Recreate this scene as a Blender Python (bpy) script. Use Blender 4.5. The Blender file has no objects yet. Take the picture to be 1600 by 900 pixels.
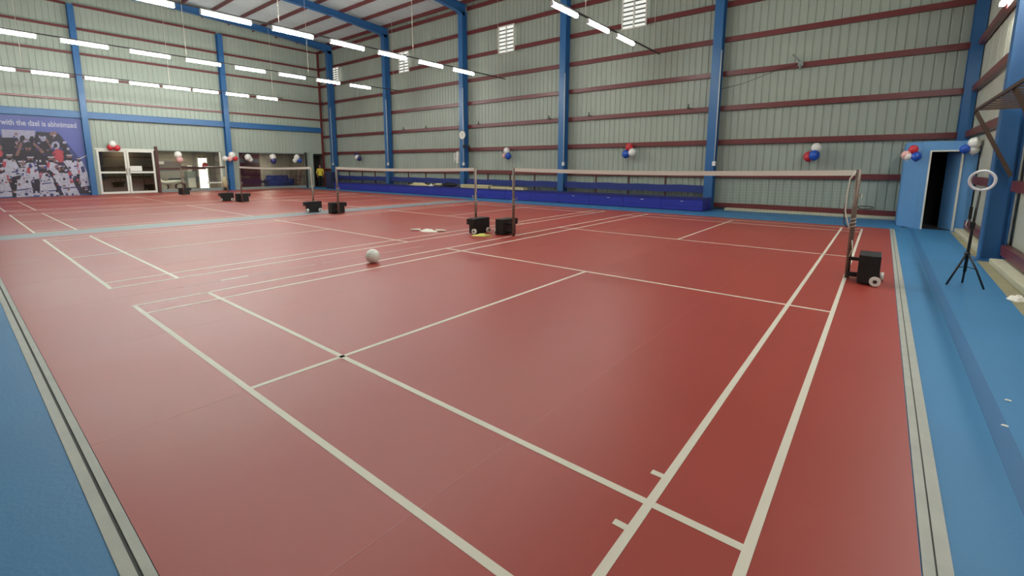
import bpy, bmesh, math, random
from mathutils import Vector, Matrix
random.seed(7)
SC = bpy.context.scene
COL = SC.collection
PI = math.pi

# ------------------------------------------------------------------ camera
cam_d = bpy.data.cameras.new('camera')
cam_d.sensor_fit = 'HORIZONTAL'
cam_d.sensor_width = 36.0
cam_d.lens = 712.099 / 1600 * 36
cam_d.shift_y = -81.334 / 1600
cam_d.clip_start = 0.05
cam_d.clip_end = 200
cam = bpy.data.objects.new('camera', cam_d)
COL.objects.link(cam)
yaw, pitch, roll = -0.6785, -0.1517, 0.0030
fw = Vector((math.sin(yaw) * math.cos(pitch), math.cos(yaw) * math.cos(pitch), math.sin(pitch)))
rt = fw.cross(Vector((0, 0, 1))).normalized()
up = rt.cross(fw)
c_, s_ = math.cos(roll), math.sin(roll)
r2, u2 = c_ * rt + s_ * up, -s_ * rt + c_ * up
m = Matrix((r2, u2, -fw)).transposed().to_4x4()
m.translation = Vector((6.3818, -1.1811, 1.5639))
cam.matrix_world = m
SC.camera = cam

# ------------------------------------------------------------------ world, exposure
W = bpy.data.worlds.new('world')
SC.world = W
W.use_nodes = True
W.node_tree.nodes['Background'].inputs[0].default_value = (0.75, 0.85, 1.0, 1)
W.node_tree.nodes['Background'].inputs[1].default_value = 1.0
SC.view_settings.view_transform = 'Standard'
SC.view_settings.look = 'None'
SC.view_settings.gamma = 1
SC.view_settings.use_curve_mapping = False
SC.view_settings.exposure = 1.42
SC.cycles.use_denoising = True
SC.cycles.max_bounces = 8
SC.cycles.diffuse_bounces = 5
SC.cycles.sample_clamp_indirect = 6
TUBE_POWER = 39.0

# ------------------------------------------------------------------ helpers
def lin(c):
    return tuple((x / 255 / 12.92) if x / 255 <= 0.04045 else ((x / 255 + 0.055) / 1.055) ** 2.4 for x in c)

def mat(name, rgb, rough=0.6, metal=0.0, var=0.0, scale=3.0, spec=0.5, emit=None, bump=0.0, per_obj=0.0, rough_var=0.0, stretch=None):
    M = bpy.data.materials.new(name)
    M.use_nodes = True
    nt = M.node_tree
    b = nt.nodes['Principled BSDF']
    col = lin(rgb) + (1,)
    b.inputs['Base Color'].default_value = col
    b.inputs['Roughness'].default_value = rough
    b.inputs['Metallic'].default_value = metal
    b.inputs['Specular IOR Level'].default_value = spec
    if emit:
        b.inputs['Emission Color'].default_value = lin(emit[0]) + (1,)
        b.inputs['Emission Strength'].default_value = emit[1]
    if var or bump or per_obj or rough_var:
        tc = nt.nodes.new('ShaderNodeTexCoord')
        src = tc.outputs['Object']
        if stretch:
            mp = nt.nodes.new('ShaderNodeMapping')
            mp.inputs['Scale'].default_value = stretch
            nt.links.new(src, mp.inputs[0])
            src = mp.outputs[0]
        nz = nt.nodes.new('ShaderNodeTexNoise')
        nz.inputs['Scale'].default_value = scale
        nz.inputs['Detail'].default_value = 5
        nt.links.new(src, nz.inputs['Vector'])
        if var or per_obj:
            mx = nt.nodes.new('ShaderNodeMix')
            mx.data_type = 'RGBA'
            mx.inputs[6].default_value = tuple(v * (1 - var) for v in col[:3]) + (1,)
            mx.inputs[7].default_value = tuple(min(1, v * (1 + var)) for v in col[:3]) + (1,)
            nt.links.new(nz.outputs[0], mx.inputs[0])
            out = mx.outputs[2]
            if per_obj:
                oi = nt.nodes.new('ShaderNodeObjectInfo')
                mr = nt.nodes.new('ShaderNodeMapRange')
                mr.inputs[3].default_value = 1 - per_obj
                mr.inputs[4].default_value = 1 + per_obj
                nt.links.new(oi.outputs['Random'], mr.inputs[0])
                hs = nt.nodes.new('ShaderNodeHueSaturation')
                nt.links.new(mr.outputs[0], hs.inputs['Value'])
                nt.links.new(out, hs.inputs['Color'])
                out = hs.outputs[0]
            nt.links.new(out, b.inputs['Base Color'])
        if rough_var:
            mr = nt.nodes.new('ShaderNodeMapRange')
            mr.inputs[3].default_value = rough - rough_var
            mr.inputs[4].default_value = rough + rough_var
            nt.links.new(nz.outputs[0], mr.inputs[0])
            nt.links.new(mr.outputs[0], b.inputs['Roughness'])
        if bump:
            bp = nt.nodes.new('ShaderNodeBump')
            bp.inputs['Strength'].default_value = bump
            bp.inputs['Distance'].default_value = 0.01
            n2 = nt.nodes.new('ShaderNodeTexNoise')
            n2.inputs['Scale'].default_value = scale * 40
            nt.links.new(src, n2.inputs['Vector'])
            nt.links.new(n2.outputs[0], bp.inputs['Height'])
            nt.links.new(bp.outputs[0], b.inputs['Normal'])
    return M

def emat(name, rgb, strength):
    M = bpy.data.materials.new(name)
    M.use_nodes = True
    nt = M.node_tree
    nt.nodes.clear()
    e = nt.nodes.new('ShaderNodeEmission')
    e.inputs[0].default_value = lin(rgb) + (1,)
    e.inputs[1].default_value = strength
    o = nt.nodes.new('ShaderNodeOutputMaterial')
    nt.links.new(e.outputs[0], o.inputs[0])
    return M

def glass_mat(name, tint=(235, 238, 236), refl=0.12):
    M = bpy.data.materials.new(name)
    M.use_nodes = True
    nt = M.node_tree
    nt.nodes.clear()
    t = nt.nodes.new('ShaderNodeBsdfTransparent')
    t.inputs[0].default_value = lin(tint) + (1,)
    g = nt.nodes.new('ShaderNodeBsdfGlossy')
    g.inputs['Roughness'].default_value = 0.02
    fr = nt.nodes.new('ShaderNodeFresnel')
    fr.inputs[0].default_value = 1.5
    ad = nt.nodes.new('ShaderNodeMath')
    ad.operation = 'ADD'
    ad.inputs[1].default_value = refl
    nt.links.new(fr.outputs[0], ad.inputs[0])
    mx = nt.nodes.new('ShaderNodeMixShader')
    nt.links.new(ad.outputs[0], mx.inputs[0])
    nt.links.new(t.outputs[0], mx.inputs[1])
    nt.links.new(g.outputs[0], mx.inputs[2])
    o = nt.nodes.new('ShaderNodeOutputMaterial')
    nt.links.new(mx.outputs[0], o.inputs[0])
    return M

class MB:
    """collects shapes for ONE mesh"""
    def __init__(self):
        self.v, self.f, self.mi, self.sm = [], [], [], []
        self.cur = 0
    def add(self, vs, fs, smooth=False):
        o = len(self.v)
        self.v += [tuple(p) for p in vs]
        for f in fs:
            self.f.append(tuple(i + o for i in f))
            self.mi.append(self.cur)
            self.sm.append(smooth)
        return self
    def box(self, x0, x1, y0, y1, z0, z1):
        vs = [(x, y, z) for z in (z0, z1) for y in (y0, y1) for x in (x0, x1)]
        return self.add(vs, [(0, 2, 3, 1), (4, 5, 7, 6), (0, 1, 5, 4), (2, 6, 7, 3), (0, 4, 6, 2), (1, 3, 7, 5)])
    def obox(self, c, ax, ay, az):
        c = Vector(c); ax = Vector(ax); ay = Vector(ay); az = Vector(az)
        vs = [c + sx * ax + sy * ay + sz * az for sz in (-1, 1) for sy in (-1, 1) for sx in (-1, 1)]
        return self.add(vs, [(0, 2, 3, 1), (4, 5, 7, 6), (0, 1, 5, 4), (2, 6, 7, 3), (0, 4, 6, 2), (1, 3, 7, 5)])
    def tube(self, pts, r, n=8, cap=True):
        pts = [Vector(p) for p in pts]
        rs = r if isinstance(r, (list, tuple)) else [r] * len(pts)
        rings = []
        prev = None
        for i, p in enumerate(pts):
            d = (pts[min(i + 1, len(pts) - 1)] - pts[max(i - 1, 0)]).normalized()
            a = Vector((0, 0, 1)) if abs(d.z) < 0.9 else Vector((1, 0, 0))
            if prev is not None:
                a = prev
            e1 = (a - d * a.dot(d)).normalized()
            prev = e1
            e2 = d.cross(e1)
            rings.append([p + rs[i] * (math.cos(2 * PI * k / n) * e1 + math.sin(2 * PI * k / n) * e2) for k in range(n)])
        vs = [q for rg in rings for q in rg]
        fs = []
        for i in range(len(rings) - 1):
            for k in range(n):
                k2 = (k + 1) % n
                fs.append((i * n + k, i * n + k2, (i + 1) * n + k2, (i + 1) * n + k))
        self.add(vs, fs, True)
        if cap:
            o = len(self.v) - len(vs)
            self.f.append(tuple(range(o + n - 1, o - 1, -1))); self.mi.append(self.cur); self.sm.append(False)
            e = o + (len(rings) - 1) * n
            self.f.append(tuple(range(e, e + n))); self.mi.append(self.cur); self.sm.append(False)
        return self
    def sphere(self, c, r, nu=16, nv=10, shape=None):
        c = Vector(c)
        rx, ry, rz = r if isinstance(r, (tuple, list)) else (r, r, r)
        vs, fs = [], []
        for j in range(nv + 1):
            t = PI * j / nv
            for i in range(nu):
                a = 2 * PI * i / nu
                k = shape(t) if shape else 1
                vs.append((c.x + rx * k * math.sin(t) * math.cos(a), c.y + ry * k * math.sin(t) * math.sin(a), c.z + rz * math.cos(t)))
        for j in range(nv):
            for i in range(nu):
                i2 = (i + 1) % nu
                fs.append((j * nu + i, (j + 1) * nu + i, (j + 1) * nu + i2, j * nu + i2))
        return self.add(vs, fs, True)
    def poly(self, pts):
        return self.add(pts, [tuple(range(len(pts)))])
    def prism(self, pts2, z0, z1):
        n = len(pts2)
        vs = [(x, y, z0) for x, y in pts2] + [(x, y, z1) for x, y in pts2]
        fs = [tuple(range(n - 1, -1, -1)), tuple(range(n, 2 * n))] + [(i, (i + 1) % n, n + (i + 1) % n, n + i) for i in range(n)]
        return self.add(vs, fs)
    def mesh(self, name, mats):
        me = bpy.data.meshes.new(name)
        me.from_pydata(self.v, [], self.f)
        for mm in (mats if isinstance(mats, (list, tuple)) else [mats]):
            me.materials.append(mm)
        me.polygons.foreach_set('material_index', self.mi)
        me.polygons.foreach_set('use_smooth', self.sm)
        me.update()
        return me
    def build(self, name, mats, parent=None, bevel=0.0):
        me = self.mesh(name, mats)
        if bevel:
            bm = bmesh.new(); bm.from_mesh(me)
            bmesh.ops.remove_doubles(bm, verts=bm.verts, dist=1e-5)
            bmesh.ops.bevel(bm, geom=list(bm.edges), offset=bevel, segments=2, affect='EDGES', profile=0.6)
            bm.to_mesh(me); bm.free()
        return link(name, me, parent)

def link(name, data, parent=None, loc=None, rz=0.0):
    o = bpy.data.objects.new(name, data)
    COL.objects.link(o)
    if parent:
        o.parent = parent
    if loc is not None:
        o.location = loc
    if rz:
        o.rotation_euler.z = rz
    return o

def tag(o, label=None, cat=None, group=None, kind=None):
    if label: o['label'] = label
    if cat: o['category'] = cat
    if group: o['group'] = group
    if kind: o['kind'] = kind
    return o

def thing(name, label, cat, loc=(0, 0, 0), rz=0.0, group=None):
    o = bpy.data.objects.new(name, None)
    o.empty_display_size = 0.1
    COL.objects.link(o)
    o.location = loc
    o.rotation_euler.z = rz
    return tag(o, label, cat, group)

def copy_tree(o, parent=None):
    c = o.copy(); COL.objects.link(c); c.parent = parent
    for ch in [q for q in o.children]:
        copy_tree(ch, c)
    return c

ORD = ['first', 'second', 'third', 'fourth', 'fifth', 'sixth', 'seventh', 'eighth', 'ninth', 'tenth', 'eleventh', 'twelfth',
       'thirteenth', 'fourteenth', 'fifteenth', 'sixteenth', 'seventeenth']

# ------------------------------------------------------------------ materials
M = {}
M['red'] = mat('red_vinyl', (156, 60, 50), 0.42, var=0.10, scale=0.7, spec=0.5, rough_var=0.05, per_obj=0.02)
M['blue_floor'] = mat('blue_floor_paint', (54, 118, 164), 0.55, var=0.10, scale=1.2, bump=0.15)
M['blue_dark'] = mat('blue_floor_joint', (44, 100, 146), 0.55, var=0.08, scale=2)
M['tape_grey'] = mat('grey_edge_tape', (165, 165, 155), 0.5, var=0.18, scale=6)
M['tape_dark'] = mat('dark_gap', (70, 70, 68), 0.7, var=0.3, scale=5)
M['aisle'] = mat('grey_aisle_mat', (128, 134, 140), 0.42, var=0.12, scale=2)
M['line'] = mat('white_line_paint', (212, 205, 188), 0.5, var=0.06, scale=5)
M['bead'] = mat('seam_weld', (164, 82, 72), 0.4, var=0.35, scale=2)
M['worn'] = mat('worn_line', (190, 165, 152), 0.5, var=0.15, scale=6)
M['concrete'] = mat('bare_concrete', (150, 142, 112), 0.9, var=0.2, scale=4, bump=0.3)
M['kerb'] = mat('kerb_plaster', (190, 184, 160), 0.9, var=0.12, scale=6, bump=0.3)
M['sheet'] = mat('grey_green_wall_sheet', (158, 167, 155), 0.45, var=0.05, scale=1.5, per_obj=0.03, spec=0.4)
M['sheet_cream'] = mat('cream_wall_sheet', (186, 186, 170), 0.5, var=0.05, scale=1.5, per_obj=0.02, spec=0.4)
M['roof'] = mat('galvanised_roof_sheet', (190, 200, 200), 0.45, var=0.06, scale=1.5, per_obj=0.03)
M['girt'] = mat('maroon_red_oxide_paint', (106, 41, 42), 0.38, var=0.12, scale=4, spec=0.6)
M['steel'] = mat('blue_steel_paint', (46, 98, 150), 0.38, var=0.08, scale=2, spec=0.5)
M['closet'] = mat('sky_blue_wall_paint', (96, 148, 198), 0.6, var=0.05, scale=2)
M['room_shade'] = mat('painted_room_shade', (40, 36, 36), 0.9)  # darkness of the unlit interiors put into the colour
M['white_frame'] = mat('white_frame_paint', (215, 215, 205), 0.5, var=0.05)
M['bench'] = mat('royal_blue_bench', (32, 44, 150), 0.5, var=0.12, scale=3)
M['bench_top'] = mat('navy_bench_top', (26, 34, 110), 0.5, var=0.1)
M['navy'] = mat('dark_navy', (24, 32, 66), 0.6, var=0.1)
M['backrest'] = mat('navy_backrest', (28, 48, 120), 0.6, var=0.1)
M['black'] = mat('black_paint', (18, 18, 18), 0.5)
M['black_metal'] = mat('black_metal', (24, 24, 26), 0.4, spec=0.5)
M['chrome'] = mat('worn_steel_tube', (112, 94, 84), 0.45, metal=0.25, var=0.3, scale=10)
M['white_plastic'] = mat('white_plastic', (222, 220, 212), 0.45)
M['cord'] = mat('white_cord', (205, 198, 184), 0.8)
M['net'] = mat('brown_netting', (60, 42, 38), 0.9)
M['net_tape'] = mat('white_net_tape', (214, 208, 198), 0.7)
M['net_tape_dark'] = mat('dark_net_tape', (66, 40, 40), 0.8)
M['wood_yellow'] = mat('beige_card', (196, 182, 140), 0.8, var=0.1)
M['ballw'] = mat('white_leather', (232, 233, 224), 0.5, var=0.04, scale=8)
M['cloth_w'] = mat('white_cloth', (226, 220, 208), 0.9)
M['cloth_y'] = mat('yellow_fabric', (206, 206, 112), 0.8)
M['bal_w'] = mat('white_balloon', (228, 226, 220), 0.3)
M['bal_r'] = mat('red_balloon', (196, 52, 62), 0.3)
M['bal_b'] = mat('blue_balloon', (34, 82, 180), 0.3)
M['bal_p'] = mat('pink_balloon', (220, 170, 165), 0.3)
M['bal_n'] = mat('navy_balloon', (52, 50, 110), 0.3)
M['tube'] = emat('lit_tube', (250, 255, 248), TUBE_POWER)
M['vent_light'] = emat('daylit_louvre', (250, 250, 240), 0.36)
M['fill_lamp'] = emat('fill_lamp_diffuser', (255, 244, 225), 30.0)
M['fill_lamp_dim'] = emat('fill_lamp_diffuser_dim', (255, 240, 215), 8)
M['doorlight'] = emat('daylit_doorway', (255, 250, 232), 1.6)
M['housing'] = mat('tube_housing', (200, 200, 195), 0.5)
M['rail'] = mat('dark_rail', (58, 56, 54), 0.5, metal=0.3)
M['glass'] = glass_mat('clear_glass', (228, 230, 226), 0.04)
M['glass_dark'] = glass_mat('door_glass', (190, 188, 178), 0.05)
M['room_tan'] = mat('tan_room_wall', (150, 142, 132), 0.8, var=0.05)
M['room_dark'] = mat('dim_room_wall', (112, 100, 90), 0.8, var=0.08)
M['room_floor'] = mat('grey_room_floor', (130, 132, 126), 0.5, var=0.1)
M['maroon'] = mat('maroon_board', (124, 46, 66), 0.6, var=0.08)
M['brown_post'] = mat('dark_brown_post', (74, 34, 34), 0.5)
M['sill'] = mat('grey_sill', (132, 140, 136), 0.7, var=0.06)
M['ring'] = mat('white_ring_diffuser', (225, 222, 226), 0.4)
M['rust'] = mat('dark_rusty_iron', (78, 60, 50), 0.6, metal=0.3, var=0.3, scale=8)
M['skin'] = mat('skin', (140, 92, 68), 0.6)
M['hair'] = mat('black_hair', (24, 18, 16), 0.7)
M['trousers'] = mat('black_trousers', (22, 22, 24), 0.85)
M['yellow_top'] = mat('yellow_top', (214, 190, 60), 0.85, var=0.15, scale=12)
M['eye'] = mat('eye_dark', (20, 14, 12), 0.3)
M['banner'] = mat('blue_banner_print', (78, 86, 148), 0.45, var=0.25, scale=0.8)
M['p_dark'] = mat('print_dark', (40, 34, 48), 0.45, var=0.6, scale=7)
M['p_white'] = mat('print_white', (172, 170, 188), 0.45, var=0.45, scale=8)
M['p_red'] = mat('print_red', (164, 62, 74), 0.45, var=0.4, scale=7)
M['p_skin'] = mat('print_skin', (120, 88, 86), 0.45, var=0.4, scale=9)
M['p_lav'] = mat('print_lavender', (146, 142, 166), 0.45, var=0.2, scale=5)
M['p_navy'] = mat('print_navy', (50, 54, 104), 0.45, var=0.4, scale=3)

# ------------------------------------------------------------------ setting: sizes (metres)
XL, XR, YF, YB = -26.1, 8.15, -3.2, 16.95     # inner faces of left, right, front and back walls
EAVE, RIDGE = 10.0, 10.6
YR = (YF + YB) / 2
CX = [1.4, -5.05, -11.35, -18.0, -24.45]        # steel columns along the back wall

# floor: blue rubber, red vinyl rolls, tape, concrete edge
floor = MB().box(XL - 3.2, XR + .3, YF - .2, YB + .2, -0.15, 0.0).build('floor', M['blue_floor'])
tag(floor, 'bright blue rubber floor around the red courts', kind='structure')
EDGE_F, EDGE_R, EDGE_B = -0.835, 6.65, 13.95
xs = [6.65, 4.87, 3.07, 1.27, -0.53, -2.33, -4.13, -5.93, -7.78]
def roll(x0, x1, y1=EDGE_B):
    MB().box(x0 + .0025, x1 - .0025, EDGE_F, y1, -0.02, 0.006).build('mat_roll', M['red'], floor)
for a, b in zip(xs[1:], xs[:-1]):
    roll(a, b)
for sx in xs[1:-1]:
    MB().box(sx - .0028, sx + .0028, EDGE_F, EDGE_B, -0.02, 0.0066).build('weld_bead', M['bead'], floor)
x = -8.72
MB().box(-8.715, -7.785, EDGE_F, EDGE_B, -0.02, 0.005).build('aisle_mat', M['aisle'], floor)
while x > XL + .3:
    nx = max(x - 1.8, XL + .02)
    roll(nx, x, 14.4)
    x = nx
MB().box(-25.9, EDGE_R, -.873, -.838, -0.02, 0.007).build('edge_tape', M['tape_grey'], floor)
MB().box(-25.9, EDGE_R, -.930, -.886, -0.02, 0.004).build('edge_tape', M['tape_grey'], floor)
MB().box(-25.9, EDGE_R, -.886, -.873, -0.02, 0.001).build('tape_gap', M['tape_dark'], floor)
MB().box(6.653, 6.692, -2.5, 13.98, -0.02, 0.007).build('edge_tape', M['tape_grey'], floor)
MB().box(6.699, 6.748, -2.5, 13.98, -0.02, 0.004).build('edge_tape', M['tape_grey'], floor)
MB().box(6.692, 6.699, -2.5, 13.98, -0.02, 0.001).build('tape_gap', M['tape_dark'], floor)
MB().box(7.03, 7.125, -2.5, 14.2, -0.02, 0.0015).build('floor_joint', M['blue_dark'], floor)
# worn tape between the two nearest courts
for (y0, y1, w) in ((.62, 1.02, .010), (1.04, 1.40, .022), (1.42, 2.4, .012), (2.5, 4.6, .007)):
    MB().box(-.53 - w, -.53 + w, y0, y1, 0.0, 0.0075).build('worn_tape', M['worn'] if w < .02 else M['line'], floor)
# bare concrete edge and kerb by the right wall
MB().prism([(7.68, 5.0), (8.2, 5.0), (8.2, 14.2), (7.80, 14.2), (7.76, 9.5)], -0.02, 0.003).build('concrete_edge', M['concrete'], floor)
MB().prism([(7.64, -3), (8.2, -3), (8.2, 5.0), (7.68, 5.0)], -0.02, 0.003).build('concrete_edge', M['concrete'], floor)
kb = MB()
for y0, y1 in ((-3, 9.45), (10.15, 14.25)):
    kb.box(7.87, 8.1, y0, y1, 0, 0.10)
kb.build('baseboard_right', M['kerb'], None, 0.02)
tag(bpy.data.objects['baseboard_right'], 'cream plaster kerb along the foot of the right wall', kind='structure')
kb = MB().box(2.0, 6.8, 16.55, 16.9, 0, .09).build('baseboard_back', M['kerb'], None, 0.02)
tag(kb, 'pale kerb along the foot of the back wall right of the bench', kind='structure')

# corrugated sheet: local x = width .92, z = height 1, inner face at y=0 looking to -y
def sheet_mesh(name, material, w=.92, n=4, g=.027, d=.020):
    mb = MB()
    prof = []
    p = w / n
    for k in range(n):
        prof += [(k * p, 0), (k * p + p - 2 * g, 0), (k * p + p - 1.5 * g, d), (k * p + p - .5 * g, d)]
    prof.append((w, 0))
    vs = [(a, b, 0) for a, b in prof] + [(a, b, 1) for a, b in prof]
    q = len(prof)
    mb.add(vs, [(i, i + 1, q + i + 1, q + i) for i in range(q - 1)])
    return mb.mesh(name, material)
SH = sheet_mesh('wall_sheet', M['sheet'])
SHC = sheet_mesh('wall_sheet_cream', M['sheet_cream'], n=1, g=.02, d=.012)
SHR = sheet_mesh('roof_sheet', M['roof'])

wall_back = MB().box(XL - .2, XR + .2, YB + .05, YB + .15, -.1, 11).build('wall_back', M['sheet'])
tag(wall_back, 'grey-green corrugated metal back wall with maroon rails', kind='structure')
x = XL
while x < XR - .05:
    o = link('wall_sheet', SH, wall_back, (x, YB, 0.02)); o.scale = (min(.92, XR - x) / .92, 1, EAVE + .15)
    x += .92
wall_left = MB().box(XL - .15, XL - .05, YF, YB, 2.5, 11).build('wall_left', M['sheet'])
tag(wall_left, 'grey-green corrugated metal left wall above the glass fronts', kind='structure')
MB().box(XL - .15, XL - .05, YF, 4.0, -.1, 2.5).build('lower_panel', M['sheet'], wall_left)
MB().box(XL - .15, XL - .02, 15.35, 16.0, -.02, 2.5).build('lower_panel', M['sheet'], wall_left)
MB().box(XL - .15, XL - .02, 16.72, YB, -.02, 2.5).build('lower_panel', M['sheet'], wall_left)
MB().box(XL - .15, XL - .02, 10.0, 11.0, -.02, 2.5).build('lower_panel', M['sheet'], wall_left)
y = YF
while y < YB - .05:
    z0 = 0.02 if y < 3.3 else 2.42
    o = link('wall_sheet', SH, wall_left, (XL, y, z0), PI / 2); o.scale = (min(.92, YB - y) / .92, 1, EAVE + .5 - z0)
    y += .92
wall_right = MB().box(XR + .05, XR + .15, YF, YB, -.1, 11).build('wall_right', M['sheet_cream'])
tag(wall_right, 'cream ribbed metal right wall with maroon rails', kind='structure')
y = YF
while y < YB - .05:
    o = link('wall_sheet', SHC, wall_right, (XR, y + .92, 0.02), -PI / 2); o.scale = (1, 1, EAVE + .5)
    y += .92
wall_front = MB().box(XL - .2, XR + .2, YF - .15, YF, -.1, 11).build('wall_front', M['sheet'])
tag(wall_front, 'plain metal wall behind the viewpoint', kind='structure')
ceiling = MB().add([(XL - .2, YB + .2, EAVE + .08), (XR + .2, YB + .2, EAVE + .08), (XR + .2, YR, RIDGE + .1), (XL - .2, YR, RIDGE + .1), (XL - .2, YF - .2, EAVE + .08), (XR + .2, YF - .2, EAVE + .08)],
                   [(0, 1, 2, 3), (3, 2, 5, 4)]).build('ceiling', M['roof'])
tag(ceiling, 'pale metal sheet roof on maroon purlins', kind='structure')
sl = math.atan2(RIDGE - EAVE, YB - YR)
x = XL
while x < XR - .05:
    for s in (0, 1):
        o = link('roof_sheet', SHR, ceiling, (x if s == 0 else x, YB if s == 0 else YR, EAVE if s == 0 else RIDGE))
        # sheet's z axis runs up the slope (s=0) or on down to the front (s=1)
        o.rotation_euler.x = PI / 2 - sl if s == 0 else PI / 2 + sl
        o.scale = (min(.92, XR - x) / .92, -1, (YB - YR) / math.cos(sl))
    x += .92
def roof_z(y):
    return RIDGE - abs(y - YR) / (YB - YR) * (RIDGE - EAVE)
for k in range(14):
    y = YB - .25 - k * 1.42
    if y < YF + .2: break
    z = roof_z(y)
    MB().box(XL, XR, y - .035, y + .035, z - .20, z - .02).build('purlin', M['girt'], ceiling)

# girts: channel rails between columns
def girt_x(x0, x1, z, par, y=YB - .03, h=.17, d=.10):
    mb = MB()
    mb.box(x0, x1, y - d, y, z + h / 2 - .012, z + h / 2)
    mb.box(x0, x1, y - d, y, z - h / 2, z - h / 2 + .012)
    mb.box(x0, x1, y - d, y - d + .012, z - h / 2 + .012, z + h / 2 - .012)
    return mb.build('girt', M['girt'], par)
def girt_y(y0, y1, z, par, x, sgn, h=.17, d=.10):
    mb = MB()
    a, b = sorted((x, x + sgn * d))
    mb.box(a, b, y0, y1, z + h / 2 - .012, z + h / 2)
    mb.box(a, b, y0, y1, z - h / 2, z - h / 2 + .012)
    e, f = sorted((x + sgn * d, x + sgn * (d - .012)))
    mb.box(e, f, y0, y1, z - h / 2 + .012, z + h / 2 - .012)
    return mb.build('girt', M['girt'], par)
GZ = [1.27, 2.46, 3.66, 4.86, 6.02, 7.20, 8.40, 9.60]
edges = [7.9] + CX + [XL]
for i in range(len(edges) - 1):
    xa = edges[i + 1] + (.16 if i < len(edges) - 2 else 0)
    xb = edges[i] - (.16 if i else 0)
    for z in GZ:
        girt_x(xa, xb, z, wall_back)
    if i == 0:
        girt_x(xa, 6.85, .17, wall_back, h=.16)
YCL = [-2.5, 3.75, 10.35]
le = [YF] + YCL + [YB]
for i in range(len(le) - 1):
    for z in (4.85, 6.0, 7.15, 8.36, 9.5):
        girt_y(le[i] + .12, min(le[i + 1] - .12, 16.6), z, wall_left, XL + .03, 1, h=.10)
for a, b in ((-3.1, 9.7), (10.05, 16.45)):
    for z in GZ[:7]:
        girt_y(a, b, z, wall_right, XR - .03, -1)
    girt_y(a, min(b, 14.2), .22, wall_right, XR - .03, -1, h=.17)

# ------------------------------------------------------------------ steel columns, rafters, beam
def ibeam_col(label, cx, cy, w, d, h, rz=0.0):
    t = thing('steel_column', label, 'column', (cx, cy, 0), rz, 'blue steel columns')
    MB().box(-w / 2, w / 2, -d / 2, -d / 2 + .02, 0, h).build('flange', M['steel'], t)
    MB().box(-w / 2, w / 2, d / 2 - .02, d / 2, 0, h).build('flange', M['steel'], t)
    MB().box(-.01, .01, -d / 2 + .02, d / 2 - .02, 0, h).build('web', M['steel'], t)
    MB().box(-w / 2 - .06, w / 2 + .06, -d / 2 - .06, d / 2 + .06, 0, .02).build('base_plate', M['steel'], t)
    return t
colnames = ['blue steel column on the back wall at the right end of the bench', 'blue steel column between the two right bays of the bench',
            'blue steel column on the back wall carrying the round clock', 'blue steel column on the back wall, left of the clock column',
            'blue steel column on the back wall nearest the left corner']
for n_, x in zip(colnames, CX):
    ibeam_col(n_, x, 16.66, .30, .36, 9.45)
ibeam_col('blue steel column in the right back corner above the doorway', 8.0, 16.68, .26, .36, 9.45)
ibeam_col('blue steel column on the cream right wall by the ring light', 7.94, 9.88, .27, .30, 9.45, PI / 2)
ibeam_col('blue steel column on the left wall at the edge of the team banner', XL + .2, 3.75, .24, .30, 9.45, PI / 2)
ibeam_col('blue steel column on the left wall between the two glass fronts', XL + .2, 10.35, .28, .34, 9.45, PI / 2)
rn = ['right end of the bench', 'second back column', 'clock column', 'column left of the clock', 'corner column']
for n_, x in zip(rn, CX):
    t = thing('roof_rafter', 'blue steel roof beam spanning from the %s' % n_, 'beam', (x, 0, 0), 0, 'blue roof rafters')
    pts = [(YB - .05, 9.15, EAVE - .2), (16.2, 9.40, roof_z(16.2) - .2), (13.5, 9.68, roof_z(13.5) - .2), (YR, 10.0, RIDGE - .2), (0.5, 9.62, roof_z(.5) - .2), (YF + .1, 9.2, EAVE - .2)]
    for nm, hw, sel in (('bottom_flange', .12, 0), ('top_flange', .12, 1), ('web', .01, 2)):
        mb = MB()
        for (ya, la, ta), (yb, lb, tb) in zip(pts[:-1], pts[1:]):
            if sel == 0: za0, za1, zb0, zb1 = la, la + .02, lb, lb + .02
            elif sel == 1: za0, za1, zb0, zb1 = ta - .02, ta, tb - .02, tb
            else: za0, za1, zb0, zb1 = la + .02, ta - .02, lb + .02, tb - .02
            vs = [(-hw, ya, za0), (hw, ya, za0), (hw, ya, za1), (-hw, ya, za1), (-hw, yb, zb0), (hw, yb, zb0), (hw, yb, zb1), (-hw, yb, zb1)]
            mb.add(vs, [(0, 1, 2, 3), (4, 7, 6, 5), (0, 4, 5, 1), (1, 5, 6, 2), (2, 6, 7, 3), (3, 7, 4, 0)])
        mb.build(nm, M['steel'], t)
t = thing('wall_beam', 'long blue steel beam running across the left wall above the doors', 'beam', (XL, 0, 0))
for nm, b in (('top_flange', (.02, .24, YF + .05, 16.6, 4.26, 4.28)), ('bottom_flange', (.02, .24, YF + .05, 16.6, 3.94, 3.96)), ('web', (.18, .20, YF + .05, 16.6, 3.96, 4.26))):
    MB().box(*b).build(nm, M['steel'], t)
t = MB().box(-.06, .06, -.06, .06, 0, 9.6).build('corner_strut', M['girt'])
t.location = (XL + .09, 16.70, 0)
tag(t, 'thin dark upright strut in the left back corner', 'strut')

# white conduits and switch boxes on the back columns
cl = ['at the bench right end', 'between the two right bench bays', 'carrying the clock', 'left of the clock', 'nearest the left corner']
for i, x in enumerate(CX):
    t = thing('conduit', 'white conduit and switch box on the column %s' % cl[i], 'conduit', (x + .17, 16.46, 0), 0, 'white conduits on the columns')
    MB().tube([(0, 0, 1.72), (0, 0, 5.6)], .016, 6).build('pipe', M['white_plastic'], t)
    MB().box(-.055, .055, -.05, .03, 1.60, 1.76).build('switch_box', M['white_plastic'], t, .008)

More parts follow.
